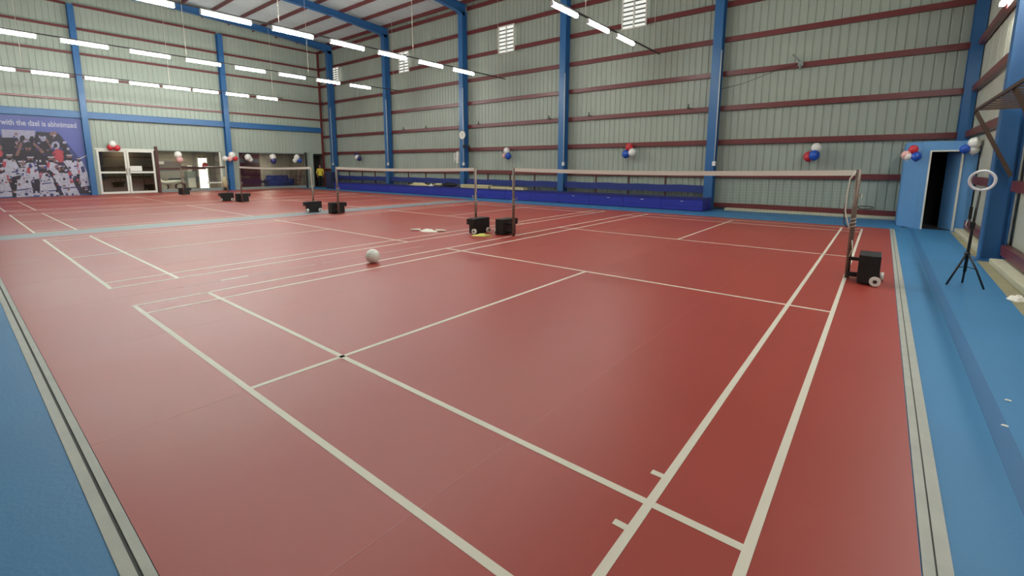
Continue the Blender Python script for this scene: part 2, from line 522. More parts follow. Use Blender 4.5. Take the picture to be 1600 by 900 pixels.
# ------------------------------------------------------------------ tube light rows
LEN = 1.27
def tube_protos():
    h = MB()
    h.box(-.02, .02, 0, LEN, .051, .085)
    h.box(-.045, .045, 0, .03, -.045, .051)
    h.box(-.045, .045, LEN - .03, LEN, -.045, .051)
    tb = MB().tube([(0, .03, 0), (0, LEN - .03, 0)], .05, 10)
    return h.mesh('housing', M['housing']), tb.mesh('tube', M['tube'])
HM, TM = tube_protos()
rows = [('the nearest row, between the two front courts', -.57, 5.63, [12.66 - 1.83 * k for k in range(8)], 16.2),
        ('the second row, above the grey aisle', -7.98, 5.54, [12.66 - 1.82 * k for k in range(8)], 16.1),
        ('the third row, above the far courts', -15.6, 5.70, [12.62, 10.82, 9.02, 7.18, 5.40, 3.65, 1.82, .02], 15.95),
        ('the farthest row, before the left wall', -21.5, 5.37, [10.43, 8.87, 7.36, 6.1, 4.8, 3.26, 1.61, .02], 11.9)]
for rname, x, z, ys, ye in rows:
    for k, y in enumerate(ys):
        t = thing('tube_light', '%s lit tube from the back wall in %s' % (ORD[k], rname), 'light', (x, y, z), 0, 'tube lights in ' + rname)
        link('housing', HM, t); link('tube', TM, t)
        if x < -20: t.scale = (1, .92, 1)
    r = thing('light_rail', 'dark rail carrying the tube lights of %s' % rname, 'rail', (x, 0, z))
    MB().box(-.02, .02, ys[-1] - .2, ye, .088, .125).build('bar', M['rail'], r)
    for yw in (ye - .55, ye - 5.5, ye - 10.5):
        MB().tube([(0, yw, .12), (0, yw, roof_z(yw) - .02 - z)], .008, 5).build('wire', M['cord'], r)
for k in range(7):
    t = thing('tube_light', '%s lit tube from the back wall, mounted on the cream right wall' % ORD[k], 'light', (7.95, 11.62 - 1.8 * k, 4.88), 0, 'tube lights on the right wall')
    link('housing', HM, t); link('tube', TM, t)

# ------------------------------------------------------------------ court markings
def court(off, label):
    t = thing('court_marking', label, 'court lines', (-off, 0, .006), 0, 'white badminton court markings')
    hw = .021
    n = [0]
    def ln(x0, x1, y0, y1):
        n[0] += 1
        z = .0012 + .0002 * (n[0] % 5)
        MB().box(x0, x1, y0, y1, -.002, z).build('court_line', M['line'], t)
    for x in (0, .42, 5.68, 6.1):
        ln(x - hw, x + hw, -hw, 13.4 + hw)
    for y in (0, .72, 4.72, 8.68, 12.68, 13.4):
        ln(-hw, 6.1 + hw, y - hw, y + hw)
    ln(3.05 - hw, 3.05 + hw, 0, 4.72); ln(3.05 - hw, 3.05 + hw, 8.68, 13.4)
    if off == 0:
        for y in (.515, .944):
            ln(5.60, 5.66, y - .018, y + .018)
court(0, 'white lines of the badminton court nearest the viewer')
court(7.236, 'white lines of the second badminton court, beyond the ball')
court(14.84, 'white lines of the third court, beyond the grey aisle')
court(22.42, 'white lines of the farthest court, by the glass fronts')

# ------------------------------------------------------------------ net posts and nets
def net_post(label, x, rot, end=False, lean=0.0, y=6.75):
    """weight box on the +x, -y side of the post; rot turns the whole post round for the other end of the net"""
    t = thing('net_post', label, 'net post', (x, y, .007), PI if rot else 0, 'wheeled net posts')
    h = .40 if end else .365
    MB().tube([(0, 0, 0), (lean * .4, 0, .8), (lean, 0, 1.53)], .030, 12).build('pole', M['chrome'], t)
    bo = .10 if rot else 0.0
    wb = MB().box(.12 + bo, .355 + bo, -.36, .10, .015, h).build('weight_box', M['black'], t, .012)
    if not end:
        MB().box(.125 + bo, .35 + bo, -.44, -.36, h - .14, h - .01).build('box_lip', M['black'], wb)
    MB().box(0, .13 + bo, -.07, -.02, h - .13, h - .085).build('upper_arm', M['black_metal'], t)
    MB().box(0, .13 + bo, -.07, -.02, .04, .10).build('lower_arm', M['black_metal'], t)
    for k, (xx, yy) in enumerate(((.315 + bo, -.392), (.385 + bo, .02))):
        w = MB().tube([(xx - .02, yy, .07), (xx + .02, yy, .07)] if k else [(xx, yy - .02, .07), (xx, yy + .02, .07)], .062, 18).build('wheel', M['white_plastic'], t)
        MB().tube([(xx, yy - .024, .07), (xx, yy + .024, .07)] if not k else [(xx - .024, yy, .07), (xx + .024, yy, .07)], .024, 10).build('hub', M['rail'], w)
    if end:
        MB().tube([(-.03, -.03, 1.50), (-.085, -.04, 1.40), (-.10, -.04, 1.15), (-.10, -.04, .95), (-.06, -.04, .80), (-.03, -.04, .70)], .009, 6).build('tie_cord', M['cord'], t)
        MB().tube([(-.10, -.035, 1.18), (-.115, -.03, .95), (-.10, -.03, .78), (-.06, -.03, .72)], .007, 6).build('dark_cord', M['net'], t)
        MB().tube([(.03, -.03, 1.15), (.06, -.05, 1.20), (.07, -.06, 1.12)], .006, 5).build('cord_end', M['cord'], t)
        MB().tube([(.0, -.035, .30), (.03, -.04, .42), (.015, -.04, .55)], .007, 5).build('cord_end', M['cord'], t)
    else:
        MB().tube([(lean + .035, -.02, 1.50), (lean + .045, -.03, 1.2), (.05 + lean * .6, -.03, .98), (.03, -.035, .9), (.038, -.03, .7), (.03, -.03, .45)], .007, 6).build('tie_cord', M['cord'], t)
        MB().tube([(-.03, -.03, .82), (-.07, -.04, .88), (-.06, -.04, .78)], .006, 5).build('cord_end', M['cord'], t)
    MB().tube([(lean * .4 + .036 * math.cos(a * 1.3), .036 * math.sin(a * 1.3), .70 + .011 * a) for a in range(16)], .006, 5).build('cord_wrap', M['cord'], t)
    return t
net_post('nearest net post with black wheeled weight box, on the right sideline', 6.12, False, True)
net_post('net post of the nearest court at its far end, beside the yellow bag', .03, True)
net_post('net post of the second court behind the yellow bag', -1.13, False)
net_post('net post of the second court beside the grey aisle', -7.24, True)
net_post('net post of the third court across the grey aisle', -8.80, False, False, -.06)
net_post('net post at the far left end of the third court', -14.84, True)
net_post('net post of the farthest court beside the third court', -16.32, False)
net_post('net post of the farthest court in front of the glass front', -22.42, True)
def net(label, x0, x1, dark=False, y=6.75, lx=0.0):
    t = thing('badminton_net', label, 'net', (x0, y, 0), 0, 'badminton nets')
    Lh = x1 - x0
    def sag(u): return 1.525 - .035 * math.sin(PI * u)
    N = 24
    mb = MB()
    for i in range(N):
        a, b = i / N, (i + 1) / N
        za, zb = sag(a), sag(b)
        vs = [(a * Lh, -.012, za - .075), (b * Lh, -.012, zb - .075), (b * Lh, .012, zb - .075), (a * Lh, .012, za - .075), (a * Lh, -.012, za), (b * Lh, -.012, zb), (b * Lh, .012, zb), (a * Lh, .012, za)]
        mb.add(vs, [(0, 3, 2, 1), (4, 5, 6, 7), (0, 1, 5, 4), (2, 3, 7, 6)] + ([(0, 4, 7, 3)] if i == 0 else []) + ([(1, 2, 6, 5)] if i == N - 1 else []))
    mb.build('tape', M['net_tape_dark' if dark else 'net_tape'], t)
    st = MB()
    r = .0005
    k = 0
    nv = int(Lh / .045)
    for i in range(nv + 1):
        u = i / nv
        st.box(u * Lh - r, u * Lh + r, -r, r, sag(u) - .78, sag(u) - .07)
    for j in range(16):
        z = .78 - j * .044
        for i in range(12):
            a, b = i / 12, (i + 1) / 12
            za, zb = sag(a) - z, sag(b) - z
            st.add([(a * Lh, -r, za - r), (b * Lh, -r, zb - r), (b * Lh, r, zb - r), (a * Lh, r, za - r), (a * Lh, -r, za + r), (b * Lh, -r, zb + r), (b * Lh, r, zb + r), (a * Lh, r, za + r)],
                   [(0, 3, 2, 1), (4, 5, 6, 7), (0, 1, 5, 4), (2, 3, 7, 6)])
    tag(st.build('netting', M['net'], t), kind='stuff')
    return t
net('badminton net with white tape across the nearest court', .065, 6.085)
net('badminton net with white tape across the second court', -7.205, -1.165)
net('badminton net with white tape across the third court', -14.805, -8.90)
net('badminton net with dark tape across the farthest court', -22.385, -16.355, True)

# ------------------------------------------------------------------ bench along the back wall
PITCH = 1.5
n_b = 16
for k in range(n_b):
    x1 = 1.57 - k * PITCH
    x0 = x1 - PITCH
    lab = 'royal blue storage bench unit, %s from the bench right end' % ORD[k]
    t = thing('storage_bench', lab, 'bench', (x0, 15.42, 0), 0, 'blue bench units along the back wall')
    MB().box(.006, PITCH - .006, 0, .98, .03, .425).build('body', M['bench'], t)
    MB().box(.004, PITCH - .004, -.025, 1.0, .425, .455).build('lid', M['bench_top'], t)
    MB().box(.02, PITCH - .02, .03, .95, 0, .03).build('plinth', M['bench_top'], t)
    MB().box(.02, PITCH - .02, -.008, 0, .17, .178).build('front_rail', M['bench_top'], t)
    if k < 4:
        hx = (.78, .78, .87, .75)[k]
        h = MB()
        h.box(hx - .05, hx + .05, -.03, -.018, .335, .352); h.box(hx - .05, hx - .035, -.02, 0, .335, .352); h.box(hx + .035, hx + .05, -.02, 0, .335, .352)
        h.build('handle', M['white_plastic'], t)
bays = [(-4.88, 1.23, [-3.32, -1.80, -.25], 'right end of the bench'), (-11.18, -5.22, [-9.63, -8.13, -6.62], 'two long beige packs'),
        (-17.83, -11.52, [-16.12, -14.53, -12.88], 'bags and cloth pile'), (-24.28, -18.17, [-22.58, -21.02, -19.55], 'left corner')]
for a, b, ps, nm in bays:
    t = thing('bench_backrest', 'navy bench backrest on thin dark posts behind the %s' % nm, 'backrest', (a, 16.62, 0), 0, 'bench backrests')
    NB = 14
    mb = MB()
    for i in range(NB):
        u0, u1 = (b - a) * i / NB, (b - a) * (i + 1) / NB
        w0, w1 = .012 * math.sin(i * 1.7), .012 * math.sin((i + 1) * 1.7)
        vs = [(u0, -.02, .60 + w0), (u1, -.02, .60 + w1), (u1, .02, .60 + w1), (u0, .02, .60 + w0), (u0, -.02, .88 + w0), (u1, -.02, .88 + w1), (u1, .02, .88 + w1), (u0, .02, .88 + w0)]
        mb.add(vs, [(0, 3, 2, 1), (4, 5, 6, 7), (0, 1, 5, 4), (2, 3, 7, 6)] + ([(0, 4, 7, 3)] if i == 0 else []) + ([(1, 2, 6, 5)] if i == NB - 1 else []))
    mb.build('padding', M['backrest'], t)
    for p in ps:
        MB().box(p - a - .03, p - a + .03, .02, .07, .30, 1.20).build('post', M['brown_post'], t)
# things lying on the bench
t = thing('beige_pack', 'two flat beige packs stacked on the bench by the clock column', 'package', (-9.9, 16.05, .456))
MB().box(-.95, .98, -.18, .18, 0, .075).build('lower_pack', M['wood_yellow'], t, .01)
MB().box(-.98, 1.0, -.17, .17, .085, .165).build('upper_pack', M['wood_yellow'], t, .01)
MB().box(-.9, .9, -.16, .16, .075, .085).build('spacer', M['black'], t)
t = thing('beige_pack', 'single long beige pack lying on the bench beside the stacked pair', 'package', (-7.75, 16.05, .456))
MB().box(-1.02, 1.05, -.16, .16, 0, .11).build('pack', M['wood_yellow'], t, .012)
MB().box(-.02, .02, -.165, .165, .004, .114).build('strap', M['room_tan'], t)
def lump(name, mt, parent, c, r, seed, n=18, m2=9, flat=.25):
    rnd = random.Random(seed)
    ph = [rnd.uniform(0, 6) for _ in range(6)]
    mb = MB()
    vs, fs = [], []
    for j in range(m2 + 1):
        k = j / m2
        for i in range(n):
            a = 2 * PI * i / n
            w = 1 + .22 * math.sin(2 * a + ph[0]) + .13 * math.sin(5 * a + ph[1]) + .08 * math.sin(7 * a + ph[2])
            rr = k * w
            h = (1 - k ** 2) * (1 + .35 * math.sin(3 * a + ph[3] + 4 * k) * k + .25 * math.sin(5 * k * 2 + ph[4]))
            vs.append((c[0] + r[0] * rr * math.cos(a), c[1] + r[1] * rr * math.sin(a), c[2] + max(0.002, r[2] * h)))
    for j in range(m2):
        for i in range(n):
            i2 = (i + 1) % n
            fs.append((j * n + i, (j + 1) * n + i, (j + 1) * n + i2, j * n + i2))
    mb.add(vs, fs, True)
    mb.poly([(v[0], v[1], c[2]) for v in reversed(vs[m2 * n:])])
    return mb.build(name, mt, parent)
t = lump('cloth_pile', M['wood_yellow'], None, (0, 0, 0), (.75, .2, .15), 3); t.location = (-14.4, 16.05, .456)
tag(t, 'crumpled beige cloth pile on the bench left of the dark bag', 'cloth')
t = thing('sports_bag', 'dark sports bag with beige panel on the bench left of the clock column', 'bag', (-12.2, 16.05, .464))
mb = MB().sphere((.35, 0, .1), (.62, .18, .095), 16, 10); mb.build('bag_body', M['black'], t)
mb = MB().sphere((-.55, 0, .085), (.36, .17, .08), 14, 8); mb.build('beige_pouch', M['wood_yellow'], t)
MB().tube([(.1, -.1, .16), (.25, -.14, .21), (.5, -.14, .21), (.65, -.1, .16)], .012, 6).build('strap', M['black'], t)
t = lump('white_rag', M['cloth_w'], None, (0, 0, 0), (.14, .12, .12), 8); t.location = (-13.25, 15.95, .456)
tag(t, 'small white rag on the bench beside the bags', 'cloth')

# ------------------------------------------------------------------ wall fixtures
vi = ['largest and rightmost vent window high on the back wall', 'vent window on the back wall, second from the right', 'vent window on the back wall, third from the right', 'vent window on the back wall nearest the left corner']
for lab, (x0, x1, z0, z1) in zip(vi, ((-2.43, -1.38, 7.0, 8.22), (-8.98, -7.98, 7.03, 8.30), (-16.85, -15.9, 7.05, 8.25), (-24.2, -23.45, 7.2, 8.3))):
    t = thing('vent_window', lab, 'vent', (x0, YB - .14, z0), 0, 'louvred vents in the back wall')
    w, h = x1 - x0, z1 - z0
    f = MB()
    f.box(0, w, -.06, 0, 0, .05); f.box(0, w, -.06, 0, h - .05, h); f.box(0, .05, -.06, 0, .05, h - .05); f.box(w - .05, w, -.06, 0, .05, h - .05); f.box(w / 2 - .03, w / 2 + .03, -.06, 0, .05, h - .05)
    f.build('frame', M['white_frame'], t)
    MB().box(.05, w - .05, -.012, -.004, .05, h - .05).build('daylight_pane', M['vent_light'], t)
    for sx in (0, 1):
        xa, xb = (.05, w / 2 - .03) if sx == 0 else (w / 2 + .03, w - .05)
        for k in range(6):
            z = .12 + k * (h - .2) / 6
            MB().obox(((xa + xb) / 2, -.035, z + .05), ((xb - xa) / 2, 0, 0), (0, .02, .035), (0, -.0035, .002)).build('louvre', M['sill'], t)
t = thing('wall_clock', 'round white clock on the blue back column', 'clock', (-11.22, 16.46, 3.2))
MB().tube([(0, 0, 0), (0, -.05, 0)], .22, 24).build('face', M['white_plastic'], t)
MB().tube([(.225 * math.cos(a * PI / 14), -.045, .225 * math.sin(a * PI / 14)) for a in range(29)], .018, 6, False).build('rim', M['sill'], t)
MB().obox((0, -.056, .06), (.008, 0, 0), (0, .003, 0), (0, 0, .07)).build('hand', M['black'], t)
MB().obox((.03, -.056, -.04), (.008, 0, 0), (0, .003, 0), (.03, 0, .05)).build('hand', M['black'], t)
t = thing('wall_fan', 'dark wall fan on the blue column under the clock', 'fan', (-11.05, 16.42, 2.62))
MB().sphere((0, -.05, 0), (.10, .07, .10), 12, 8).build('motor', M['black_metal'], t)
MB().tube([(0, 0, 0), (.3, -.02, -.05)], .025, 6).build('bracket', M['black_metal'], t)
MB().sphere((.32, -.03, -.05), (.09, .06, .09), 12, 8).build('head', M['black_metal'], t)
t = thing('wall_fixture', 'white wall fixture with two arms left of the clock column', 'fixture', (-11.74, 16.55, 2.08))
MB().box(-.06, .06, -.03, .0, -.35, .25).build('back_plate', M['white_plastic'], t)
MB().tube([(-.16, -.06, -.3), (-.16, -.06, .2)], .03, 8).build('arm', M['white_plastic'], t)
MB().tube([(.12, -.06, -.1), (.12, -.06, .28)], .03, 8).build('arm', M['white_plastic'], t)
MB().box(-.18, .14, -.06, -.03, -.15, -.10).build('cross_bar', M['white_plastic'], t)
hk = [(-16.6, 'leftmost of all'), (-14.54, 'second from the left'), (-10.38, 'just right of the clock column'), (-5.92, 'just left of the middle back column'), (-3.81, 'right of the middle back column'), (.43, 'left of the column at the bench end')]
for x, nm in hk:
    t = thing('girt_clamp', 'small dark clamp on the third wall rail, %s' % nm, 'clamp', (x, YB - .15, 3.75), 0, 'clamps on the third rail')
    MB().box(-.05, .05, -.06, .05, -.02, .02).build('jaw', M['rail'], t)
    MB().box(-.02, .02, -.05, -.02, 0, .14).build('stem', M['rail'], t)
    MB().box(.0, .13, -.05, -.02, -.03, .0).build('lip', M['rail'], t)
t = thing('rail_bracket', 'grey tilted bar bracket on the fourth rail of the back wall', 'bracket', (3.95, YB - .17, 4.9))
MB().tube([(-.24, -.05, .30), (0, -.02, .02)], .03, 8).build('bar', M['sill'], t)
MB().box(-.07, .07, -.05, .03, -.09, .08).build('clamp', M['sill'], t)
MB().tube([(0, -.03, -.04), (-.01, -.03, -.2)], .035, 8).build('stub', M['sill'], t)
MB().tube([(0, -.03, -.02), (-.6, -.02, -.10), (-1.1, -.02, -.28), (-1.7, .0, -.45), (-2.4, .05, -.56)], .008, 5).build('cable', M['rail'], t)
t = MB().tube([(.13 * math.cos(a * .5) * 1.5, -.02 * math.sin(a), .05 * math.sin(a * .5) + .06) for a in range(20)], .012, 6).build('cable_coil', M['rail'])
t.location = (6.05, YB - .14, .26)
tag(t, 'coil of dark cable on the lowest maroon rail', 'cable')

# ------------------------------------------------------------------ balloons
def balloon(parent, key, c, r):
    mb = MB()
    mb.sphere(c, (r, r, r * 1.1), 16, 12, lambda q: 1 - .16 * max(0, (q - 1.8)) ** 1.5)
    o = mb.build('balloon', M['bal_' + key], parent)
    MB().tube([(c[0], c[1], c[2] - r * 1.08), (c[0], c[1], c[2] - r * 1.25)], [.008, .018], 6).build('knot', M['bal_' + key], o)
def cluster(label, loc, items, anchor=None):
    t = thing('balloon_cluster', label, 'balloons', loc, 0, 'balloon clusters')
    for k, dx, dy, dz, r in items: balloon(t, k, (dx, dy, dz), r)
    if anchor is None:
        anchor = (0, YB - .10 - loc[1], .22) if loc[1] > 16 else (XL + .01 - loc[0], 0, .1)
    MB().tube([(0, 0, 0), (anchor[0] * .6, anchor[1] * .6, anchor[2] * .8), anchor], .006, 5).build('ribbon', M['cord'], t)
    return t
R = .155
cluster('white, blue and red balloons on the back wall near the doorway', (4.6, 16.62, 2.0), [('w', .03, 0, .17, R), ('b', .0, -.1, -.06, R), ('r', -.16, .0, -.10, R)])
cluster('red, blue and white balloons on the back wall over the bench', (-1.8, 16.62, 2.15), [('r', -.02, 0, .20, R), ('b', -.12, -.08, -.08, R), ('w', .14, -.05, -.02, R)])
cluster('white and blue balloons on the back wall right of the clock column', (-8.3, 16.62, 2.2), [('w', -.03, 0, .12, R), ('b', .14, -.08, -.14, R), ('p', -.16, 0, -.12, R * .8)])
cluster('white and navy balloons on the back wall near the left corner', (-21.4, 16.62, 2.15), [('n', -.12, 0, .12, R), ('w', .05, -.08, -.02, R), ('n', .16, 0, -.1, R)])
cluster('red, pink and blue balloons at the left corner of the doorway', (6.92, 14.30, 1.9), [('r', 0, 0, .11, .105), ('p', -.13, -.03, -.03, .105), ('b', .07, -.06, -.07, .105), ('w', -.10, -.05, -.06, .09)], (.18, .17, .1))
cluster('white and blue balloons at the right corner of the doorway', (7.9, 14.26, 2.03), [('b', -.05, 0, -.03, .10), ('w', .10, 0, .11, .125), ('w', .10, .05, -.03, .115)], (0, .21, 0))
XB = XL + .28
cluster('white and red balloons above the white framed doors', (XB, 4.75, 2.50), [('w', -.03, -.02, .17, .17), ('r', -.05, -.13, .0, .14), ('r', -.03, .15, -.02, .15)])
cluster('white and pink balloons on the glass behind the farthest net post', (XB, 7.6, 1.95), [('w', .05, 0, .22, .19), ('p', .05, .06, -.06, .17)])
cluster('white, pink and red balloons on the left wall column', (XL + .66, 10.3, 2.0), [('w', .05, .03, .2, .19), ('r', 0, .22, .0, .15), ('p', .03, -.10, -.02, .16), ('w', 0, -.36, -.02, .15)], (-.28, 0, .1))
cluster('single pair of white balloons on the maroon board', (XB, 11.4, 2.05), [('w', .05, 0, .03, .2), ('w', .03, .14, -.1, .15)])
cluster('white and navy balloons on the middle of the far glass front', (XB, 12.95, 2.0), [('w', .05, .02, .14, .19), ('n', .05, .04, -.12, .19)])
cluster('white and blue balloons at the right of the far glass front', (XB, 14.6, 2.02), [('w', .05, .0, .12, .19), ('b', .0, .2, -.08, .17), ('w', .05, -.15, -.1, .15)])

# ------------------------------------------------------------------ blue closet with open door
foot = [(6.80, 15.05), (7.11, 14.46)]
wc = MB()
H = 2.18
wc.add([(6.80, 15.05, 0), (7.11, 14.46, 0), (7.11, 14.46, H), (6.80, 15.05, H), (6.88, 15.09, 0), (7.19, 14.52, 0), (7.19, 14.52, H), (6.88, 15.09, H)],
       [(0, 1, 2, 3), (5, 4, 7, 6), (0, 3, 7, 4), (1, 5, 6, 2), (3, 2, 6, 7)])
wc.add([(6.80, 15.05, 0), (6.80, 16.85, 0), (6.80, 16.85, H), (6.80, 15.05, H), (6.88, 15.05, 0), (6.88, 16.85, 0), (6.88, 16.85, H), (6.88, 15.05, H)],
       [(0, 3, 2, 1), (4, 5, 6, 7), (1, 2, 6, 5), (0, 4, 7, 3)])
wc.box(7.11, 7.25, 14.46, 14.56, 0, H); wc.box(7.87, 8.12, 14.46, 14.56, 0, H); wc.box(7.25, 7.87, 14.46, 14.56, 1.99, H)
wc.box(7.94, 8.02, 14.56, 16.4, 0, H)
wall_closet = wc.build('wall_closet', M['closet'])
tag(wall_closet, 'sky blue boxed-in corner room with a doorway', kind='structure')
MB().prism([(6.80, 15.05), (7.11, 14.46), (8.12, 14.46), (8.12, 14.56), (8.02, 14.56), (8.02, 16.4), (7.80, 16.4), (7.80, 16.85), (6.80, 16.85)], H, H + .03).build('roof_panel', M['closet'], wall_closet)
MB().box(6.89, 7.93, 16.36, 16.40, 0, H).build('back_shade', M['room_shade'], wall_closet)  # dark sheets stand in for the shade inside the corner room
MB().box(6.885, 6.90, 15.1, 16.36, 0, H).build('side_shade', M['room_shade'], wall_closet)
MB().box(7.925, 7.94, 14.57, 16.36, 0, H).build('side_shade', M['room_shade'], wall_closet)
MB().box(6.9, 7.92, 14.57, 16.36, 0.001, .004).build('floor_shade', M['room_shade'], wall_closet)
door = MB()
door.box(7.25, 7.285, 14.44, 14.57, 0, 1.99); door.box(7.835, 7.87, 14.44, 14.57, 0, 1.99); door.box(7.285, 7.835, 14.44, 14.57, 1.955, 1.99)
door_1 = door.build('door_1', M['white_frame'])
tag(door_1, 'white framed doorway with a blue door standing open', kind='structure')
d = MB().box(-.56, 0, 0, .035, .01, 1.95).build('door_leaf', M['closet'], door_1)
d.location = (7.835, 14.56, 0); d.rotation_euler.z = -math.radians(68)
MB().tube([(-.5, -.02, 1.0), (-.5, -.06, 1.0), (-.42, -.06, 1.0)], .01, 6).build('handle', M['chrome'], d)

# ------------------------------------------------------------------ ring light on tripod
t = thing('ring_light', 'white ring light on a black tripod beside the right wall', 'ring light', (7.36, 7.2, 0))
hub = (-.01, 0, .40)
for fx, fy in ((-.176, -.093), (.176, -.133), (.005, .188)):
    MB().tube([(hub[0], hub[1], .46), (fx * .5, fy * .5, .25), (fx, fy, .012)], .012, 8).build('leg', M['black_metal'], t)
    MB().tube([(hub[0], hub[1], .27), (fx * .5, fy * .5, .25)], .006, 6).build('brace', M['black_metal'], t)
MB().tube([(-.01, 0, .2), (0, 0, .8), (.018, 0, 1.24)], [.018, .016, .011], 8).build('pole', M['black_metal'], t)
MB().sphere((-.01, 0, .44), (.03, .03, .035), 10, 8).build('hub', M['black_metal'], t)
MB().box(-.03, .02, -.03, .02, .78, .86).build('clamp', M['black_metal'], t)
p = MB().box(-.055, -.025, -.03, .02, .90, 1.06).build('phone_holder', M['black_metal'], t)
MB().tube([(-.055, -.02, .9), (-.07, -.02, .82), (-.05, -.02, .78)], .004, 5).build('cable', M['white_plastic'], p)
MB().tube([(.018, 0, 1.24), (.02, 0, 1.30)], .008, 6).build('neck', M['black_metal'], t)
mb = MB()
cx, cz = .023, 1.40
ring = [(cx + .118 * math.cos(2 * PI * k / 40), .0, cz + .122 * math.sin(2 * PI * k / 40)) for k in range(41)]
mb.tube(ring, .0165, 10, False)
mb.build('ring', M['ring'], t)

# platform of iron bars on the right wall
t = thing('bar_platform', 'dark iron bar platform on braces high on the right wall', 'platform', (7.48, 9.72, 2.51))
MB().box(-.015, .015, -5.2, .02, -.02, .02).build('outer_rail', M['rust'], t)
MB().box(.58, .61, -5.2, .02, -.02, .02).build('wall_rail', M['rust'], t)
for k in range(17):
    y = -.02 - k * .315
    MB().box(.015, .58, y - .014, y + .014, -.012, .012).build('bar', M['rust'], t)
for y in (0, -2.9):
    MB().obox((.26, y, -.55), (.26, 0, -.53), (0, .025, 0), (.02, 0, .02)).build('brace', M['rust'], t)
t = lump('white_bag', M['cloth_w'], None, (0, 0, 0), (.07, .16, .05), 21); t.location = (7.775, 6.72, .004)
tag(t, 'crumpled white bag on the concrete by the right wall kerb', 'bag')
for (x, y, nm) in ((7.19, 3.19, 'farther'), (7.11, 2.73, 'nearer')):
    s = MB().prism([(-.018, -.01), (.015, -.014), (.02, .008), (-.005, .016)], 0, .002).build('paper_scrap', M['cloth_w'])
    s.location = (x, y, .002)
    tag(s, 'tiny white paper scrap on the blue floor, the %s of two' % nm, 'paper', 'paper scraps on the blue floor')

# ------------------------------------------------------------------ ball, cloth, yellow bag
t = thing('volleyball', 'white ball lying on the court line between two courts', 'ball', (.07, 3.05, .008))
rb = .112
mb = MB().sphere((0, 0, rb), rb, 28, 18); mb.build('shell', M['ballw'], t)
sb = MB()
for ax in range(3):
    for off in (-.45, .45):
        rr = rb * math.sqrt(1 - off * off) + .0006
        pts = []
        for k in range(29):
            a = 2 * PI * k / 28
            q = [0, 0, 0]; q[ax] = off * rb; q[(ax + 1) % 3] = rr * math.cos(a); q[(ax + 2) % 3] = rr * math.sin(a)
            pts.append((q[0], q[1], q[2] + rb))
        sb.tube(pts, .0009, 4, False)
sb.build('seam', M['sill'], t)
t = thing('white_shirt', 'white cloth lying crumpled on the second court', 'cloth', (-2.05, 6.05, .007), math.radians(20))
lump('cloth_body', M['cloth_w'], t, (0, 0, 0), (.28, .15, .045), 5)
MB().tube([(.2, 0, .03), (.36, .04, .028), (.45, .05, .022)], [.03, .026, .02], 8).build('sleeve', M['cloth_w'], t)
MB().tube([(-.22, 0, .026), (-.36, -.03, .024), (-.46, -.05, .02)], [.03, .022, .018], 8).build('sleeve', M['cloth_w'], t)
t = thing('yellow_bag', 'flat yellow bag lying between two black weight boxes', 'bag', (-.55, 6.32, .007), math.radians(45))
lump('bag_body', M['cloth_y'], t, (0, 0, 0), (.19, .10, .045), 12)
MB().tube([(.05, -.06, .02), (.14, -.11, .03), (.2, -.04, .02)], .01, 6).build('strap', M['cloth_y'], t)

# ------------------------------------------------------------------ left wall: banner
BX = XL + .1
def bp(zx, zy, k=0):
    u, v = zx / 6.0, 170 + zy / 6.0
    yy = 1.43511 + .02015 * u - .00332 * v + .0171 * u * u / 1e3 - .00041 * u * v / 1e3
    zz = 9.18561 + .00617 * u - .02962 * v + .00034 * u * u / 1e3 - .0238 * u * v / 1e3
    return (BX + .013 + .0012 * k, yy, zz)
t = thing('team_banner', 'large blue printed banner of a sports team in white shirts', 'banner', (0, 0, 0))
MB().box(BX - .02, BX + .01, -1.2, 3.6, .06, 3.9).build('sheet', M['banner'], t)
fr = MB()
fr.box(BX - .03, BX + .02, 3.6, 3.64, .04, 3.94); fr.box(BX - .03, BX + .02, -1.24, -1.2, .04, 3.94); fr.box(BX - .03, BX + .02, -1.2, 3.6, 3.9, 3.94); fr.box(BX - .03, BX + .02, -1.2, 3.6, .02, .06)
fr.build('frame', M['steel'], t)
layer = [0]
pm = MB()
PM = {'d': 0, 'w': 1, 'r': 2, 's': 3, 'l': 4, 'n': 5}
def pg(key, pts):
    layer[0] += 1
    pm.cur = PM[key]
    pm.poly([bp(a, b, layer[0] * .12) for a, b in pts])
def ell(key, cx, cy, rx, ry, n=14):
    pg(key, [(cx + rx * math.cos(2 * PI * k / n), cy - ry * math.sin(2 * PI * k / n)) for k in range(n)])
pg('n', [(0, 240), (0, 838), (880, 812), (860, 700), (720, 430), (560, 240)])
pg('d', [(0, 262), (0, 700), (150, 760), (720, 760), (700, 520), (620, 330), (540, 225), (340, 215), (330, 262)])
pg('d', [(690, 640), (760, 812), (885, 805), (858, 700), (750, 640)])
pg('l', [(12, 192), (20, 268), (165, 270), (175, 300), (320, 312), (330, 205)])
ell('d', 210, 280, 26, 32); ell('d', 300, 285, 24, 30)
pg('s', [(140, 440), (172, 440), (218, 320), (192, 310)])
pg('s', [(300, 325), (325, 318), (420, 405), (395, 420)])
ell('s', 265, 362, 28, 36); ell('d', 265, 345, 30, 22)
pg('s', [(378, 260), (440, 280), (500, 375), (480, 385), (430, 300), (380, 300)])
ell('l', 405, 272, 28, 22); ell('d', 395, 245, 24, 16)
ell('s', 500, 235, 34, 22); ell('l', 520, 345, 40, 42); ell('d', 520, 345, 18, 20)
ell('r', 545, 425, 56, 52); pg('r', [(490, 440), (600, 440), (590, 500), (505, 500)])
ell('l', 605, 315, 20, 12); ell('l', 638, 375, 14, 12); ell('s', 5, 365, 16, 24); ell('r', 5, 420, 22, 30)
